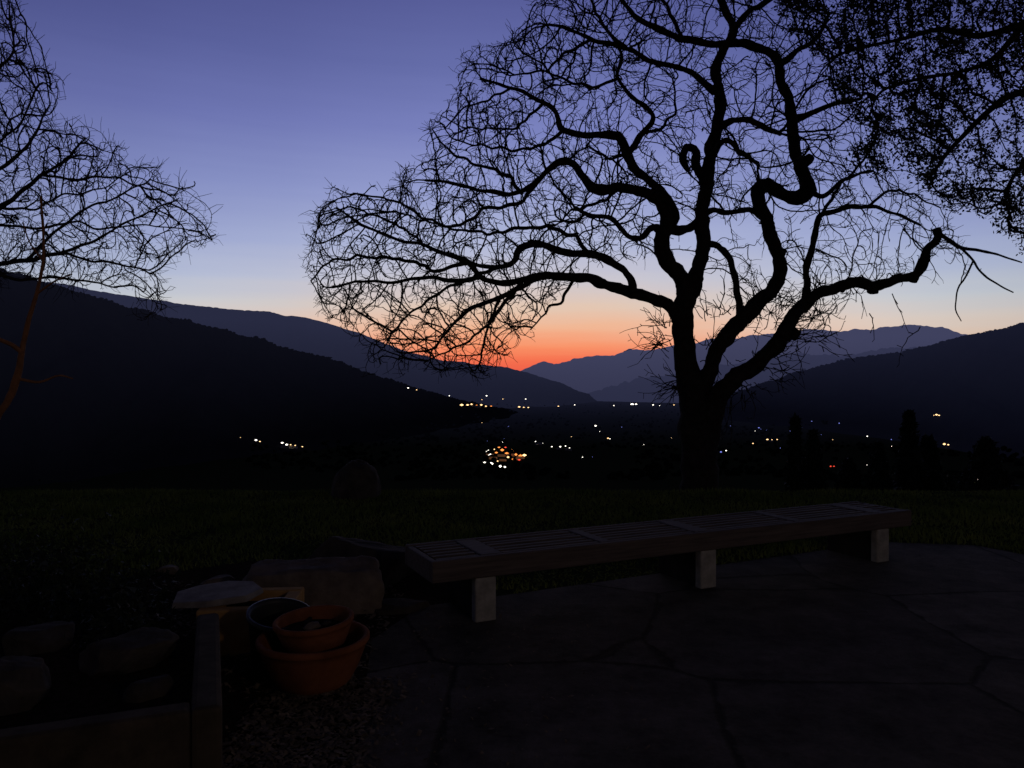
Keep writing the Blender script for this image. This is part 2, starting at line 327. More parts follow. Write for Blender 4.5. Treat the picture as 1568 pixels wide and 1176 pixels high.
def colonize(seeds,att,step=9,kill=13,infl=400,iters=120,jit=.35,trop=(0,0,0),mom=.45,center=None,outw=0):
    pos=[np.array(p) for p in seeds]; par=[-1]*len(pos); cc=[0]*len(pos)
    kd=kdtree.KDTree(len(pos))
    for i,p in enumerate(pos): kd.insert(p,i)
    kd.balance()
    near=np.zeros(len(att),int); dist=np.zeros(len(att))
    for i,a in enumerate(att):
        _,j,d=kd.find(a); near[i]=j; dist[i]=d
    alive=dist>kill*.5; trop=np.array(trop)
    if center is not None: center=np.array(center,float)
    for it in range(iters):
        idx=np.where(alive&(dist<infl))[0]
        if len(idx)==0: break
        acc={}
        for i in idx:
            j=near[i]; d=att[i]-pos[j]; d=d/(np.linalg.norm(d)+1e-9)
            if j in acc: acc[j]+=d
            else: acc[j]=d.copy()
        new=[]
        for j,d in acc.items():
            lim=1 if par[j]==-1 else 3
            if cc[j]>=lim+ (1 if it>25 else 0): continue
            d=d/(np.linalg.norm(d)+1e-9)
            if par[j]>=0:
                pd=pos[j]-pos[par[j]]; pd/=np.linalg.norm(pd)+1e-9; d=d+mom*pd
            if center is not None:
                o=pos[j]-center; o/=np.linalg.norm(o)+1e-9; d=d+o*outw
            d=d+rng.standard_normal(3)*jit+trop; d/=np.linalg.norm(d)+1e-9
            pos.append(pos[j]+d*step); par.append(j); cc.append(0); cc[j]+=1; new.append(len(pos)-1)
        if not new: break
        kd=kdtree.KDTree(len(new))
        for i in new: kd.insert(pos[i],i)
        kd.balance()
        for i in np.where(alive)[0]:
            _,j,d=kd.find(att[i])
            if d<dist[i]: dist[i]=d; near[i]=j
            if dist[i]<kill: alive[i]=False
    return np.array(pos),np.array(par)
def twigs(tb,pos,par,tip=.75,pw=2.3,cap=5,spur=.35,sl=(5,13),outc=None):
    n=len(pos); acc=np.zeros(n)
    for i in range(n-1,-1,-1):
        if acc[i]==0: acc[i]=tip**pw
        if par[i]>=0: acc[par[i]]+=acc[i]
    r=np.minimum(acc**(1/pw),cap)
    ch=np.where(par>=0)[0]; p=par[ch]; r0=np.where(par[p]<0,r[ch]*1.15,np.minimum(r[p],r[ch]*1.6))
    tb.sticks(pos[p],pos[ch],r0,r[ch])
    sel=ch[rng.random(len(ch))<spur]
    dr=rng.standard_normal((len(sel),3)); dr/=np.linalg.norm(dr,axis=1)[:,None]
    pd=pos[sel]-pos[par[sel]]; pd/=np.linalg.norm(pd,axis=1)[:,None]; dr=dr+pd*.8
    if outc is not None:
        o=pos[sel]-np.array(outc,float); o/=np.linalg.norm(o,axis=1)[:,None]; dr=dr+o*.5
    dr/=np.linalg.norm(dr,axis=1)[:,None]
    l=rng.uniform(sl[0],sl[1],len(sel))[:,None]; m1=pos[sel]+dr*l
    d2=dr+rng.standard_normal(dr.shape)*.4; d2/=np.linalg.norm(d2,axis=1)[:,None]; m2=m1+d2*l*.8
    t=np.full(len(sel),tip*.8); tb.sticks(pos[sel],m1,t,t*.85,3); tb.sticks(m1,m2,t*.85,t*.6,3)
    return ch,r
def lim(pts,w0,w1,k=1):
    n=len(pts); return [(u,v,w0+(w1-w0)*i/(n-1),r*k) for i,(u,v,r) in enumerate(pts)]
def thin(pts,w0,w1,r0=3,r1=1.1):
    n=len(pts); return [(u,v,w0+(w1-w0)*i/(n-1),r0+(r1-r0)*i/(n-1)) for i,(u,v) in enumerate(pts)]
def big_oak():
    tb=TB(11.0)
    L=[lim([(1074,800,38),(1073,760,31),(1070,700,27),(1066,650,25),(1060,605,21),(1050,555,17),(1046,515,16),(1046,485,16),(1052,455,14),(1068,415,11),(1076,370,11),(1074,330,10),(1082,280,9.5),(1088,235,9),(1098,190,9),(1103,150,8.5),(1094,115,8),(1106,80,7),(1122,48,6),(1108,10,6),(1095,-40,5),(1105,-110,4)],0,0),
    lim([(1074,690,24),(1088,640,19),(1102,605,15),(1128,577,13),(1160,556,12),(1186,530,11.5),(1206,500,11),(1222,472,10),(1252,452,9),(1292,436,8),(1320,432,8),(1338,438,8),(1372,427,7),(1402,420,6.5),(1414,402,7),(1419,380,5.5),(1436,366,6.5),(1434,350,5)],0,-60),
    lim([(1064,640,20),(1080,585,13),(1096,545,12),(1122,503,12),(1158,467,12),(1186,440,11),(1192,402,10.5),(1178,352,10),(1162,312,9),(1160,294,11),(1176,284,11),(1205,298,10),(1232,298,12),(1238,282,11),(1222,250,9),(1216,210,8.5),(1212,170,8),(1198,130,7.5),(1190,95,7),(1165,72,6.5),(1130,66,6.5),(1080,66,6),(1045,58,5.5),(1005,42,5),(968,20,4),(940,-20,3.5)],0,90),
    lim([(1048,500,13),(1030,474,10),(1000,457,8.5),(965,447,8),(935,440,8),(905,426,7.5),(870,424,6),(835,421,6),(800,430,5),(768,434,4.5),(735,424,4),(715,402,3.5),(680,388,3)],0,-110),
    lim([(972,448,7),(958,415,6),(925,395,6),(880,388,5.5),(840,378,5.5),(812,372,5),(792,380,5),(785,402,4.5),(752,408,3.5),(700,395,3),(655,378,2.7),(600,362,2.4),(550,340,2.1),(515,318,1.7)],-40,30),
    lim([(1046,470,14),(1048,435,13),(1024,405,12),(1014,380,12),(1022,345,10),(1014,312,9),(985,294,8),(945,288,7),(910,290,7),(893,272,6),(880,252,6),(862,248,5.5),(842,258,4.5),(826,276,4),(795,296,3.5),(755,296,3),(700,280,2.4),(650,276,1.8)],0,-90),
    lim([(1022,345,9),(1034,328,7),(1010,290,7),(975,262,7),(962,235,7),(948,212,6.5),(915,208,5.5),(882,206,5),(858,196,5),(850,172,4),(820,150,3.4),(780,135,2.6),(735,120,2)],0,60),
    lim([(962,235,5),(985,205,4.5),(1000,175,4),(972,150,3.5),(945,120,3.2),(950,80,2.8),(925,40,2.2)],40,130),
    lim([(1082,290,8),(1068,258,6),(1066,234,6),(1051,228,6),(1045,244,5.5),(1054,262,4)],0,-50),
    lim([(1018,355,8),(1000,348,5),(985,362,4.5),(962,362,3.6),(935,335,3.6),(905,330,3.4),(880,318,2.5)],0,-140),
    lim([(1076,372,7),(1100,378,5),(1118,400,5),(1128,440,5),(1134,486,6)],0,40),
    lim([(1020,350,8),(1045,352,7),(1066,345,7),(1088,320,5),(1112,326,4.5),(1148,322,4.5),(1170,335,5)],0,60),
    lim([(1236,460,7),(1236,410,5.5),(1248,360,5),(1258,330,4.5),(1285,322,3.6),(1330,316,3.2),(1370,326,2.6),(1410,345,2)],-20,70),
    lim([(1238,290,6),(1262,300,4),(1300,270,3.2),(1335,262,2.5)],70,140),
    lim([(1098,195,6),(1130,182,4.5),(1165,192,4.5),(1195,205,3.5)],0,-110),
    lim([(1094,140,7),(1070,120,4.5),(1040,100,4.2),(1000,95,3.8),(960,75,3.2),(905,60,2.7),(860,40,2.2)],0,-120),
    lim([(1190,100,6),(1220,80,4.5),(1250,60,3.6),(1270,20,3)],100,160),
    lim([(1120,50,5),(1145,20,4.5),(1190,-10,3.6),(1230,-60,3)],0,-80),
    lim([(1216,185,7),(1245,170,4.5),(1280,160,3.6),(1320,150,2.6)],90,30),
    lim([(835,421,5),(815,430,4),(795,440,3.6),(765,455,3.2),(725,470,2.6),(690,500,2.2),(665,535,1.6)],-70,-150),
    lim([(735,424,3.6),(700,430,3.2),(655,425,2.7),(605,432,2.3),(555,430,2),(510,440,1.6)],-90,-20),
    lim([(1436,358,4),(1450,366,3.2),(1470,378,2.4),(1505,385,1.8),(1535,392,1.3),(1565,402,.9)],-60,-80),
    lim([(1470,378,2),(1490,400,1.6),(1515,428,1.3),(1552,448,.9)],-65,-110),
    lim([(1490,400,1.4),(1470,440,1.2),(1462,470,1),(1472,492,.7)],-80,-100),
    lim([(1083,250,7),(1110,215,4.5),(1135,235,3.6),(1160,250,3)],0,-120),
    # secondary limbs of the left crown
    thin([(826,276),(790,312),(742,322),(692,345),(640,328),(592,302),(540,296)],-70,-150),
    thin([(905,392),(862,352),(805,345),(752,356),(705,350),(650,340),(602,322)],0,120,3.6,1.2),
    thin([(768,408),(712,430),(655,462),(612,498),(588,532)],0,90),
    thin([(715,402),(668,412),(620,398),(560,392),(505,402),(476,430)],-100,-140),
    thin([(768,452),(748,495),(738,545),(728,568)],-90,-60,2.4,1),
    thin([(800,296),(765,262),(722,250),(682,225),(662,198)],-80,-10),
    thin([(782,135),(750,152),(712,165),(682,196)],50,-20,2.2,1),
    thin([(832,158),(800,188),(760,198),(715,195)],50,130,2.6,1),
    thin([(862,200),(832,222),(790,228),(742,225),(692,212)],30,-60),
    thin([(905,60),(868,82),(832,108),(788,112),(745,98)],-100,-20,2.4,1),
    thin([(948,120),(902,132),(860,122),(822,95),(788,70)],110,60,2.8,1),
    thin([(960,75),(925,40),(905,0),(880,-50)],-100,-40,2.8,1.4),thin([(1045,58),(1022,12),(1000,-40),(985,-90)],60,0,3.2,1.6),
    thin([(800,430),(770,470),(742,500),(700,530),(650,555)],-90,-20),
    thin([(655,378),(620,352),(575,330),(535,318),(490,330)],0,-80,2.2,1),
    thin([(880,424),(862,455),(835,480),(812,505)],-80,-20,2.6,1),
    thin([(1330,316),(1365,290),(1400,300),(1440,318)],30,-40,2.4,1),thin([(1258,330),(1282,290),(1318,250),(1340,215)],30,90,3,1.2),thin([(945,288),(925,310),(880,322),(850,345)],-50,60,3,1.2),
    thin([(985,205),(1020,190),(1035,160),(1030,120)],60,-20,2.8,1.2),thin([(962,235),(930,240),(905,225),(880,235)],40,110,2.6,1.2),
    lim([(1206,505,9),(1222,514,8)],-10,-20),lim([(1338,438,8),(1336,448,7)],-40,-42),lim([(1232,250,8),(1242,240,7)],70,72),lim([(1192,395,10),(1199,382,7)],40,40),lim([(1162,300,9),(1158,284,9)],60,58),lim([(1018,385,11),(1006,392,7)],0,0),lim([(1402,418,7),(1398,432,5)],-50,-50),lim([(1292,436,7),(1288,446,5)],-40,-42)]
    seeds=[]
    for i,l in enumerate(L):
        P=spline(l,5)
        if len(P)>12:
            fr=.16 if i<25 else .26; am=4.5 if i<25 else 7
            k=np.array([[noise.noise(Vector((j*fr,i*3.1,0))),noise.noise(Vector((j*fr,i*3.1,9)))] for j in range(len(P))])
            f=np.minimum(1,np.minimum(np.arange(len(P)),np.arange(len(P))[::-1])/8)[:,None]
            P[:,:2]+=k*am*f
        tb.tube(P,12 if P[0,3]>7 else 8,.32 if P[0,3]>3.7 else .15,i)
        for q in P[::2]:
            if q[1]<470 or q[0]<1000: seeds.append(q[:3])
    seeds=np.array(seeds)
    poly=[(464,430),(476,395),(470,325),(505,300),(515,286),(535,300),(560,284),(585,300),(600,268),(612,248),(640,262),(662,240),(655,205),(662,178),(688,182),(700,150),(712,85),(738,66),(755,84),(790,45),(820,5),(860,-40),(1000,-120),(1240,-120),(1330,0),(1340,140),(1330,240),(1400,290),(1470,330),(1462,400),(1420,435),(1380,452),(1290,460),(1250,500),(1160,505),(1140,470),(1080,440),(1050,380),(1010,372),(960,410),(900,405),(850,460),(815,515),(790,520),(770,560),(745,580),(700,565),(672,585),(650,560),(610,575),(600,545),(572,570),(560,515),(500,485)]
    N=19500; A=np.stack([rng.uniform(460,1480,N),rng.uniform(-120,590,N),rng.normal(0,125,N)],1)
    A=A[inpoly(A,poly)]
    keep=[]
    for a in A:
        d=.58
        if a[0]>1000: d=.42
        if a[0]>1060 and a[1]>300: d=.28
        if 1000<a[0]<1240 and a[1]>330: d=.15
        if a[0]<860 : d=.66
        if a[0]<720: d=.68
        d*=1+1.2*noise.noise(Vector((a[0]/50,a[1]/50,a[2]/80)))
        keep.append(rng.random()<d)
    A=A[np.array(keep)]
    print('attractors',len(A))
    cen=(1060,470,0)
    pos,par=colonize(seeds,A,step=7,kill=9,jit=.17,mom=1.05,center=cen,outw=.38)
    twigs(tb,pos,par,tip=.5,pw=2.5,spur=.42,cap=2.8,sl=(6,13),outc=cen)
    for cu,cv,n,w,sp,sg in ((1020,525,16,0,(-1,-.25),9),(1010,500,8,0,(-.6,-.6),9),(1165,480,26,20,(.2,-1),26),(1200,475,22,20,(1,-.5),20),(1225,515,20,-20,(1,-.1),16),(1040,590,16,0,(-1,.1),10),(1110,600,16,0,(-.3,.4),16),(1095,545,16,0,(0,-.7),18),(1160,565,12,-10,(.8,.3),14),(1190,535,12,-10,(1,-.2),14),(1245,455,14,-20,(.2,-1),20),(1090,480,10,0,(-.2,-.8),14),(1130,590,12,0,(0,.8),14),(1330,445,10,-30,(.2,.8),60)):
        for k in range(n):
            p=np.array([cu+rng.normal(0,sg),cv+rng.normal(0,sg*.7),w+rng.normal(0,16)]); d=np.array([sp[0],sp[1],rng.normal(0,.8)])+rng.standard_normal(3)*.55; d/=np.linalg.norm(d)
            P0=[];P1=[]
            for s in range(rng.integers(4,10)):
                q=p+d*rng.uniform(6,11); P0.append(p);P1.append(q); p=q; d=d+rng.standard_normal(3)*.22; d/=np.linalg.norm(d)
                if rng.random()<.4:
                    P0.append(q);P1.append(q+(d+rng.standard_normal(3)*.8)*8)
            t=np.linspace(.9,.45,len(P0)); tb.sticks(np.array(P0),np.array(P1),t,t*.9,3)
    root=empty('bare_oak_tree',svy(1074,762,11.0)); o=tb.build('trunk_limbs_twigs',M_bark,root); o.location=-root.location
    print('oak verts',tb.n)
big_oak()
def left_tree():
    tb=TB(9.0); k=.66
    L=[lim([(-170,830,26),(-165,700,22),(-150,560,20),(-140,460,17),(-120,380,15),(-110,300,12),(-80,200,9),(-60,100,7),(-40,0,5),(-45,-80,4)],0,0),
    lim([(-140,455,12),(-90,400,9),(-40,350,7),(0,318,6),(30,296,5),(65,268,4),(100,245,3),(125,215,2.2)],0,-60,k),
    lim([(-145,500,11),(-80,440,7),(-20,410,6),(40,398,5),(90,388,4),(135,372,3.4),(185,345,2.6),(240,318,1.8),(275,305,1.4)],0,30,k),
    lim([(-115,340,9),(-60,290,6),(-10,262,5),(30,235,3.6),(60,195,2.6),(75,160,2)],0,60,k),
    lim([(-85,210,7),(-40,150,5),(-5,110,3.6),(20,70,2.6),(15,20,2)],0,20,k),
    lim([(-20,410,5),(30,430,3.6),(80,425,3),(130,430,2.4),(180,440,2)],10,70,k),
    lim([(90,388,3.4),(140,400,2.8),(190,405,2.3),(230,420,1.8)],20,-60,k),
    lim([(65,268,3.4),(110,275,3),(165,270,2.3),(215,285,1.8),(270,300,1.4)],-40,40,k),
    lim([(40,398,4),(85,355,3.4),(130,320,2.8),(180,300,2.1),(230,275,1.5)],10,-90,k),
    thin([(-40,350),(10,345),(60,350),(110,340),(160,350),(215,345),(290,352)],0,90,2.4,.9),
    thin([(-60,290),(-10,225),(30,190),(60,130),(80,140)],0,-70,2.4,.9),
    thin([(0,318),(50,320),(95,300),(150,290),(200,262)],0,110,2,.9)]
    seeds=[]
    for i,l in enumerate(L):
        P=spline(l,5)
        kk=np.array([[noise.noise(Vector((j*.2,i*3.1,0))),noise.noise(Vector((j*.2,i*3.1,9)))] for j in range(len(P))]); P[:,:2]+=kk*4
        tb.tube(P,8,.2,i+40)
        for q in P[::2]:
            if q[1]<470: seeds.append(q[:3])
    poly=[(-260,-80),(10,-60),(28,30),(18,60),(45,75),(35,100),(105,132),(70,165),(105,195),(135,195),(140,228),(178,222),(190,250),(232,255),(240,285),(298,282),(280,315),(325,362),(285,380),(250,390),(235,430),(248,478),(205,485),(180,430),(100,445),(30,425),(-80,470),(-260,400)]
    N=8600; A=np.stack([rng.uniform(-260,330,N),rng.uniform(-80,490,N),rng.normal(0,95,N)],1); A=A[inpoly(A,poly)]
    kk=np.array([rng.random()<(.62 if a[0]<150 else .40)*(1+1.4*noise.noise(Vector((a[0]/45,a[1]/45,a[2]/60+5)))) for a in A]); A=A[kk]
    c=(-140,420,0)
    pos,par=colonize(np.array(seeds),A,step=7,kill=9,jit=.13,trop=(.05,-.05,0),mom=1.1,center=c,outw=.5)
    twigs(tb,pos,par,tip=.48,pw=2.5,spur=.42,cap=2.2,sl=(8,16),outc=c)
    g=svy(-170,830,9.0); root=empty('bare_tree',g); o=tb.build('trunk_and_twigs',M_bark2,root); o.location=-root.location
left_tree()
def sapling():
    tb=TB(5.5)
    L=[lim([(-60,905,9),(-50,800,8),(-30,700,6.5),(-8,645,5.5),(14,610,5.5),(28,570,5),(34,535,4.5),(44,490,3.6),(56,450,2.8),(66,400,2.3),(66,350,1.8),(62,300,1.2)],0,0),
    lim([(34,540,4),(18,528,3.2),(0,520,3),(-30,505,2.5)],0,-30),lim([(28,580,3),(60,585,2),(90,575,1.5),(112,580,1)],0,25),
    lim([(56,450,2.2),(85,430,1.5),(110,420,1)],0,-20),lim([(66,400,1.8),(45,370,1.2),(35,340,.9)],0,10)]
    for i,l in enumerate(L): tb.tube(spline(l,6),8,.25,i+90)
    root=empty('sapling_tree',svy(-60,900,5.5)); o=tb.build('stem_and_branches',M_sap,root); o.location=-root.location
sapling()
def evergreen():
    D=8.0; tb=TB(D)
    L=[lim([(2020,830,45),(2010,600,38),(1990,400,34),(1960,250,30),(1930,100,26),(1900,-60,20)],0,0),
    lim([(1960,260,22),(1850,170,15),(1740,130,11),(1650,125,9),(1580,138,6),(1540,150,5),(1505,178,4.5),(1478,205,3.5),(1450,235,3),(1425,270,2)],0,-60),
    lim([(1930,110,18),(1800,40,12),(1680,20,8),(1568,38,6),(1500,55,5),(1440,45,4),(1380,60,3),(1310,75,2.4),(1270,90,2)],0,60),
    lim([(1568,38,5),(1520,90,4),(1470,110,3),(1410,120,2.6),(1350,140,2),(1330,180,1.6)],40,0),
    lim([(1740,130,8),(1660,190,5),(1600,230,4),(1560,260,3.4),(1540,300,2.6),(1550,340,2)],0,40),
    lim([(1900,-40,12),(1700,-60,8),(1500,-40,6),(1380,-30,4),(1280,-20,3)],0,-50)]
    seeds=[]
    for i,l in enumerate(L):
        P=spline(l,6); tb.tube(P,8,.2,i+60)
        if i>0:
            for q in P[::3]:
                if q[0]<1800: seeds.append(q[:3])
    poly=[(1215,-150),(1190,10),(1225,60),(1270,95),(1265,150),(1300,170),(1330,200),(1300,235),(1345,280),(1372,240),(1390,255),(1425,305),(1470,330),(1500,300),(1530,345),(1568,385),(1640,400),(1800,330),(1900,100),(1900,-150)]
    N=12000; A=np.stack([rng.uniform(1180,1900,N),rng.uniform(-150,400,N),rng.normal(0,95,N)],1); A=A[inpoly(A,poly)]
    def dens(a):
        n=noise.noise(Vector((a[0]/50,a[1]/40,a[2]/90+9)))
        d=.9 if a[1]<200 else .55
        if a[0]>1490 and 120<a[1]<290: d=.35
        if a[0]<1300: d*=.6
        if a[0]>1580: d*=.35
        return d*(1+1.7*n)
    k=np.array([rng.random()<dens(a) for a in A]); A=A[k]
    pos,par=colonize(np.array(seeds),A,step=9,kill=10,jit=.3,trop=(-.05,.15,0),mom=.7)
    ch,r=twigs(tb,pos,par,tip=.6,pw=2.5,spur=.2,cap=3.2)
    C=pos[ch][(r[ch]<1.6)]
    m=5; C=np.repeat(C,m,0)+rng.standard_normal((len(C)*m,3))*6
    n=len(C); Wc=tb.W(C); a=rng.standard_normal((n,3)); a/=np.linalg.norm(a,axis=1)[:,None]; b=rng.standard_normal((n,3)); b-=a*np.sum(a*b,1)[:,None]; b/=np.linalg.norm(b,axis=1)[:,None]
    l=(rng.uniform(.013,.028,n))[:,None]; w=l*rng.uniform(.35,.55,(n,1))
    V=np.stack([Wc-a*l,Wc-a*l*.1+b*w,Wc+a*l,Wc-a*l*.1-b*w],1).reshape(-1,3); Q=np.arange(4*n).reshape(-1,4)
    root=empty('evergreen_oak_tree',svy(2020,800,D)); o=tb.build('trunk_and_branches',M_bark,root); o.location=-root.location
    o=fastmesh('leaves',V,Q,M_leaf,root); o.location=-root.location; print('leaves',n)
evergreen()
def conifer(u,vt,d,w,name='cypress_tree'):
    base=Vector(((u-784)/F*d,d,gz((u-784)/F*d,d))); top=svy(u,vt,d).z; h=top-base.z
    n=6000; t=rng.random(n)**.8; ang=rng.uniform(0,2*math.pi,n)
    prof=w*(np.minimum(1,(1-t)*2.6+.1))*(1+.35*np.sin(t*23+ang*2)*rng.random(n))
    rr=prof*np.sqrt(rng.random(n)); C=np.stack([rr*np.cos(ang),rr*np.sin(ang),t*h],1)
    s=.014*h; V=(C[:,None,:]+rng.standard_normal((n,3,3))*s)
    root=empty(name,base); fastmesh('foliage',V.reshape(-1,3),np.arange(3*n).reshape(-1,3),M_leaf,root,k=3)
    lathe('trunk',[(w*.18,-.3),(w*.12,h*.5),(w*.03,h*.95)],M_bark,root,n=8)
conifer(1218,642,60,.6); conifer(1245,662,64,1.0); conifer(1392,634,48,.8); conifer(1420,670,50,1.3); conifer(1345,680,55,1.2); conifer(1510,672,46,1.6); conifer(1300,705,58,1.7)
# ------------------------------------------------------------ patio
pp=[(-.62,-4),(-.64,3.1),(-.82,4.35),(-.62,5.0),(-.1,5.25),(3.5,7.05),(4.3,6.9),(4.8,5.9),(12,4.5),(12,-4)]
mesh('patio',[(x,y,.006) for x,y in pp],[tuple(range(len(pp)))],M_patio)
# ------------------------------------------------------------ bench
def bench():
    root=empty('slatted_bench',(-.484,4.53,0),math.radians(25.5)); Ln=4.34; Wd=.56
    box('front_fascia',(Ln/2,.022,.35),(Ln,.044,.135),M_wood,root)
    box('back_fascia',(Ln/2,Wd-.022,.35),(Ln,.044,.135),M_wood,root)
    box('end_board_left',(.022,Wd/2,.347),(.044,Wd-.092,.13),M_wood,root)
    box('end_board_right',(Ln-.022,Wd/2,.347),(.044,Wd-.092,.13),M_wood,root)
    xs=[.42,1.28,2.12,3.08,4.0]; 
    for i,x in enumerate(xs): box('cross_board_%d'%i,(x,Wd/2,.398),(.15 if i%2==0 else .09,Wd-.096,.04),M_wood,root)
    edges=[.05]+[e for i,x in enumerate(xs) for e in (x-(.08 if i%2==0 else .05),x+(.08 if i%2==0 else .05))]+[Ln-.05]
    for k in range(0,len(edges),2):
        a,b=edges[k],edges[k+1]
        for j in range(6):
            y=.082+j*(Wd-.164)/5
            box('slat_%d_%d'%(k//2,j),((a+b)/2,y,.396+random.uniform(-.002,.002)),(b-a,.042,.034),M_wood,root,0,.004)
    for i,x in enumerate((.36,2.14,4.0)):
        box('leg_post_%d'%i,(x,.045,.14),(.145,.07,.285),M_conc,root,0,.012)
        box('leg_panel_%d'%i,(x,.31,.139),(.12,.455,.28),M_panel,root,0,.006)
bench()
# ------------------------------------------------------------ rocks, pots, planters
rock('boulder',(-1.30,4.98,.05),(.52,.30,.40),3,M_rock,.1,.62,None,9,.14)
rock('boulder',(-1.18,5.72,.06),(.62,.36,.35),11,M_rockd,-.1,.66)
rock('boulder',(-2.10,10.0,-.02),(.33,.34,.50),21,M_rockd,.2,.97,None,2,.12)
rock('boulder',(-.74,4.98,.0),(.2,.16,.08),31,M_rockd,.5,.6)
rock('boulder',(-2.55,5.55,.12),(.10,.08,.05),6,M_rock,.3,.5)
rock('boulder',(-2.1,5.3,.10),(.12,.08,.05),9,M_rock,.1,.5)
def planter():
    root=empty('masonry_planter',(-1.50,4.32,0),math.radians(5)); w,dp,h=.50,.46,.26
    box('wall_front',(0,-dp/2+.04,h/2),(w,.08,h),M_yel,root,0,.012)
    box('wall_back',(0,dp/2-.04,h/2),(w,.08,h),M_yel,root,0,.012)
    box('wall_left',(-w/2+.04,0,h/2-.002),(.08,dp-.162,h-.004),M_yel,root,0,.008)
    box('wall_right',(w/2-.04,0,h/2-.002),(.08,dp-.162,h-.004),M_yel,root,0,.008)
    box('soil',(0,0,h*.4),(w-.17,dp-.17,h*.75),M_soil,root,0,0)
    s=slab('cap_flagstone',[(-.24,-.15),(-.05,-.2),(.16,-.17),(.24,-.02),(.17,.15),(.02,.2),(-.16,.17),(-.25,.05)],0,.035,M_pale,root); s.location=(-.19,.03,h+.006); s.rotation_euler=(.03,-.04,.15)
    root2=empty('garden_wall',(-1.08,2.78,0),math.radians(22))
    box('side_wall',(-.055,.62,.15),(.11,1.24,.30),M_wall,root2,0,.02)
    box('front_wall',(-1.21,.055,.149),(2.2,.11,.298),M_wall,root2,0,.02)
    box('bed_soil',(-1.15,.66,.10),(2.07,1.09,.2),M_soil,root2,0,0)
planter()
rock('garden_rock',(-1.78,3.42,.24),(.25,.17,.15),41,M_rockd,.4,.6)
rock('garden_rock',(-2.02,3.02,.24),(.18,.15,.17),43,M_rockd,.1,.7)
rock('garden_rock',(-1.52,3.12,.21),(.10,.08,.08),45,M_rockd,.7,.7)
rock('garden_rock',(-2.35,3.7,.22),(.2,.14,.10),47,M_rockd,.7,.7)
def bowl(h,r,base,t=.018,lip=.012,lh=.035):
    pr=[(0,0),(base*.96,0),(base,.006)]
    for i in range(1,9):
        s=i/8; pr.append((base+(r-base)*(s**.62),.006+(h-lh-.006)*s))
    pr+=[(r+lip*.6,h-lh+.003),(r+lip,h-lh+.010),(r+lip,h-.006),(r+lip-.006,h),(r-t*.4,h),(r-t,h-.006)]
    for i in range(8,0,-1):
        s=i/8; pr.append((max(.01,base+(r-base)*(s**.62)-t),.02+(h-lh-.01)*s))
    pr.append((0,.022)); return pr
def pots():
    root=empty('terracotta_pots',(-.985,3.70,0))
    lathe('large_bowl',bowl(.25,.262,.15),M_terra,root,64,(0,0,.004))
    lathe('large_bowl_soil',[(0,.165),(.12,.168),(.232,.162)],M_soil,root,48,(0,0,0))
    lathe('small_bowl',bowl(.17,.188,.12,.014,.010,.03),M_terra,root,64,(0.0,.04,.160),(math.radians(2),math.radians(-3),0))
    lathe('small_bowl_soil',[(0,.115),(.1,.118),(.170,.11)],M_soil,root,48,(0,.04,.160))
    rock('soil_clod',(-.01,.03,.288),(.05,.03,.03),51,M_rock,.4,.7,root)
    rock('soil_clod_b',(.05,.08,.283),(.03,.02,.02),52,M_rockd,.4,.7,root)
    p=empty('nursery_pot',(-1.25,3.93,.02))
    lathe('shell',[(0,0),(.115,0),(.12,.01),(.155,.25),(.168,.252),(.168,.275),(.152,.277),(.145,.25),(.11,.02),(0,.02)],M_black,p,48,(0,0,.02),(math.radians(10),math.radians(9),0))
pots()
sp=[(-.64,-.5),(-.64,3.1),(-.82,4.35),(-.62,5.0),(-.1,5.25),(-.6,6.2),(-2.2,6.3),(-3.4,5.4),(-3.2,3.6),(-1.1,2.6),(-1.1,-.5)]
mesh('soil_bed',[(x,y,.003) for x,y in sp],[tuple(range(len(sp)))],M_soil)
def chips():
    V=[];Q=[];n=0
    for i in range(6000):
        if i<4000: x=random.uniform(-1.15,-.6)+random.gauss(0,.05); y=random.uniform(2.3,3.75)
        elif i<5600: x=random.uniform(-2.6,-.75); y=random.uniform(3.5,5.6)
        else: x=-.6+abs(random.gauss(0,.5)); y=random.uniform(2.4,5)
        z=.008+random.random()*.014*(0.1 if i>=5600 else 1); a=random.uniform(0,6.3); l=random.uniform(.005,.02)*random.choice([1,1,1.5])*(.6 if i>=5600 else 1); w=l*random.uniform(.25,.7); tz=random.uniform(-.5,.5)
        c,s=math.cos(a),math.sin(a); h=random.uniform(.002,.006)
        for sx,sy in((-1,-.7),(.8,-1),(1,.6),(-.6,1)):
            px,py=sx*l,sy*w; V.append((x+px*c-py*s,y+px*s+py*c,z+px*tz+h))
        V.append((x,y,z+h*2.2)); b=n; n+=5
        Q+=[(b,b+1,b+4),(b+1,b+2,b+4),(b+2,b+3,b+4),(b+3,b,b+4)]
    fastmesh('bark_mulch',V,Q,M_chip,k=3)
chips()
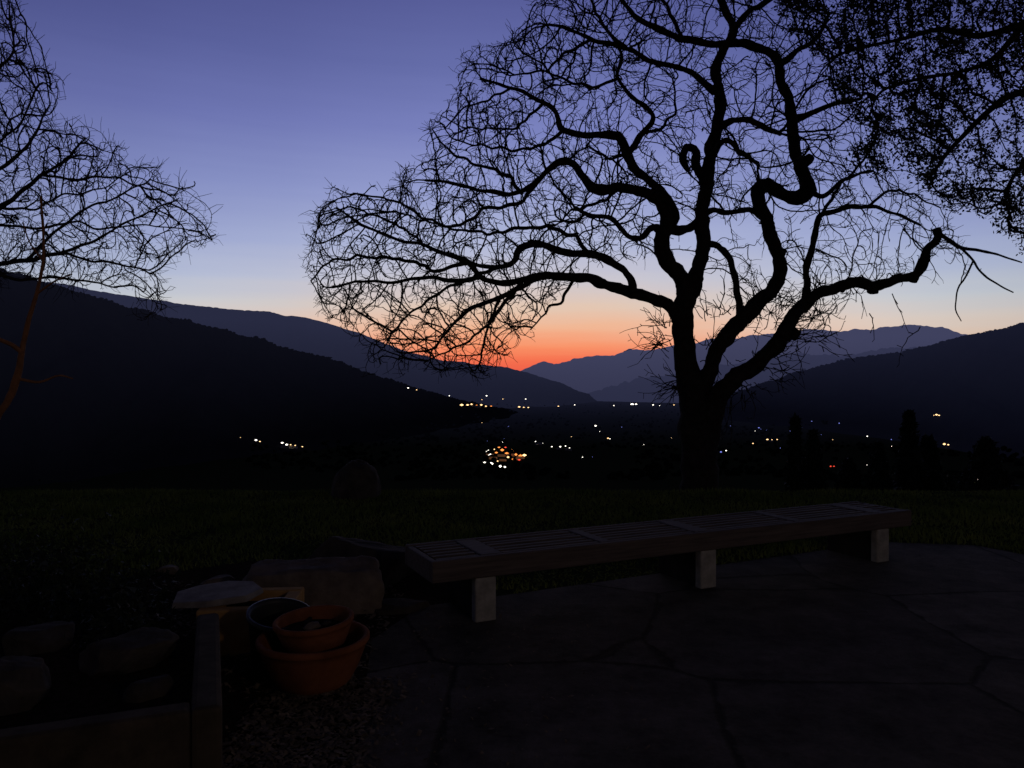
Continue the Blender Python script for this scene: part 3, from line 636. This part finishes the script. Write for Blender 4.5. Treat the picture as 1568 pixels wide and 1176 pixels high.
def grass():
    n=120000; X=rng.uniform(-8,9,n); Y=4.2+6.6*rng.random(n); P=np.stack([X,Y],1)
    k=~inpoly(P,pp)&~inpoly(P,sp)&~((X>-3.6)&(Y<5.4)&(X<0)); P=P[k]; n=len(P)
    Z=np.array([gz(0,y) for y in P[:,1]]); h=rng.uniform(.02,.055,n)*(1+1.1*np.array([noise.noise(Vector((x*1.1,y*1.1,0))) for x,y in P])); h=np.maximum(h,.01)
    a=rng.uniform(0,6.28,n); w=.005+.004*rng.random(n); dx=np.cos(a)*w; dy=np.sin(a)*w; ln=rng.standard_normal((n,2))*.02
    V=np.stack([np.stack([P[:,0]-dx,P[:,1]-dy,Z],1),np.stack([P[:,0]+dx,P[:,1]+dy,Z],1),np.stack([P[:,0]+ln[:,0],P[:,1]+ln[:,1],Z+h],1)],1).reshape(-1,3)
    fastmesh('lawn_grass',V,np.arange(3*n).reshape(-1,3),M_grass,k=3)
grass()
def shrub(loc,r,h,n,name='garden_shrub'):
    root=empty(name,loc); C=rng.standard_normal((n,3)); C/=np.linalg.norm(C,axis=1)[:,None]; C*=(rng.random((n,1))**.4); C[:,2]=abs(C[:,2]); C*=np.array([r,r,h])
    C*= (1+.3*rng.standard_normal((n,1)))
    V=C[:,None,:]+rng.standard_normal((n,3,3))*.014
    fastmesh('leaves',V.reshape(-1,3),np.arange(3*n).reshape(-1,3),M_leaf,root,k=3)
    m=14; P=[];Q=[]
    for i in range(m):
        c=C[i]; P+= [(-.004,0,0),(.004,0,0),(c[0],c[1],abs(c[2]))]; Q.append((3*i,3*i+1,3*i+2))
    fastmesh('stems',P,Q,M_bark,root,k=3)
shrub((-2.5,4.6,0),.45,.4,2200); shrub((-3.3,5.2,0),.6,.5,2600); shrub((-1.95,3.75,.2),.2,.2,700); shrub((-3.6,4.1,0),.6,.6,2600)
# ------------------------------------------------------------ sky
w=bpy.data.worlds.new('World'); S.world=w; w.use_nodes=True; nt=w.node_tree; L=nt.links.new
bg=nt.nodes['Background']; tc=nt.nodes.new('ShaderNodeTexCoord'); sx=nt.nodes.new('ShaderNodeSeparateXYZ'); L(tc.outputs['Generated'],sx.inputs[0])
def M(op,a,b=None,c=None):
    n=nt.nodes.new('ShaderNodeMath'); n.operation=op
    for i,x in enumerate((a,b,c)):
        if x is None: continue
        if isinstance(x,(int,float)): n.inputs[i].default_value=x
        else: L(x,n.inputs[i])
    return n.outputs[0]
def ramp(inp,stops,interp='LINEAR'):
    r=nt.nodes.new('ShaderNodeValToRGB'); cr=r.color_ramp; cr.interpolation=interp
    while len(cr.elements)<len(stops): cr.elements.new(.5)
    for e,(p,c) in zip(cr.elements,stops): e.position=p; e.color=c if isinstance(c,tuple) else lin(c)
    L(inp,r.inputs[0]); return r.outputs[0]
h=M('SQRT',M('ADD',M('MULTIPLY',sx.outputs[0],sx.outputs[0]),M('MULTIPLY',sx.outputs[1],sx.outputs[1])))
cz=M('DIVIDE',M('ADD',M('MULTIPLY',sx.outputs[1],math.cos(.02)),M('MULTIPLY',sx.outputs[0],math.sin(.02))),M('ADD',h,1e-4))
mpn=nt.nodes.new('ShaderNodeMapping'); mpn.inputs['Scale'].default_value=(2.2,2.2,45); L(tc.outputs['Generated'],mpn.inputs[0])
nz=nt.nodes.new('ShaderNodeTexNoise'); nz.inputs['Scale'].default_value=1.6; nz.inputs['Detail'].default_value=5; L(mpn.outputs[0],nz.inputs['Vector'])
zz=M('ADD',sx.outputs[2],M('MULTIPLY',M('SUBTRACT',nz.outputs['Fac'],.5),.018))
G=ramp(zz,[(0,'E04A3C'),(.02,'F05C44'),(.033,'F7724E'),(.05,'FA9266'),(.077,'F2B692'),(.103,'E4C7B2'),(.137,'CDC8CF'),(.18,'B3BAD8'),(.245,'98A1D1'),(.322,'7A82BE'),(.393,'666EAA'),(.458,'585E9A'),(.6,'30335a'),(1,'15172a')])
Bk=ramp(zz,[(0,'D8A98C'),(.05,'E0C6B0'),(.077,'D8CEC6'),(.103,'C4CBD4'),(.137,'AFBAD6'),(.18,'9AA5CF'),(.245,'808ABF'),(.322,'6971AD'),(.393,'565D98'),(.458,'4A5089'),(.6,'292c50'),(1,'141626')])
gf=ramp(cz,[(0,(0,0,0,1)),(.88,(0,0,0,1)),(.95,(.35,.35,.35,1)),(.987,(.88,.88,.88,1)),(1,(1,1,1,1))],'B_SPLINE')
mx=nt.nodes.new('ShaderNodeMixRGB'); L(gf,mx.inputs[0]); L(Bk,mx.inputs[1]); L(G,mx.inputs[2])
cz2=M('MULTIPLY_ADD',cz,.5,.5)
dk=ramp(cz2,[(0,(.15,.145,.14,1)),(.7,(.32,.32,.31,1)),(.88,(.76,.76,.78,1)),(.955,(1,1,1,1))])
ml=nt.nodes.new('ShaderNodeMixRGB'); ml.blend_type='MULTIPLY'; ml.inputs[0].default_value=1; L(mx.outputs[0],ml.inputs[1]); L(dk,ml.inputs[2])
L(ml.outputs[0],bg.inputs[0]); bg.inputs[1].default_value=1
# porch lamp of the house behind the viewpoint
pl=bpy.data.lights.new('porch_light','POINT'); pl.energy=72; pl.color=(1,.78,.58); pl.shadow_soft_size=.15
po=link(bpy.data.objects.new('porch_light',pl)); po.location=(4.0,-2.2,2.7)
# ------------------------------------------------------------ camera
c=bpy.data.cameras.new('camera'); c.sensor_width=36; c.lens=F/1568*36; c.clip_end=200000; c.clip_start=.05
co=link(bpy.data.objects.new('camera',c)); co.location=(0,0,EYE); co.rotation_euler=(math.radians(90),0,0); S.camera=co
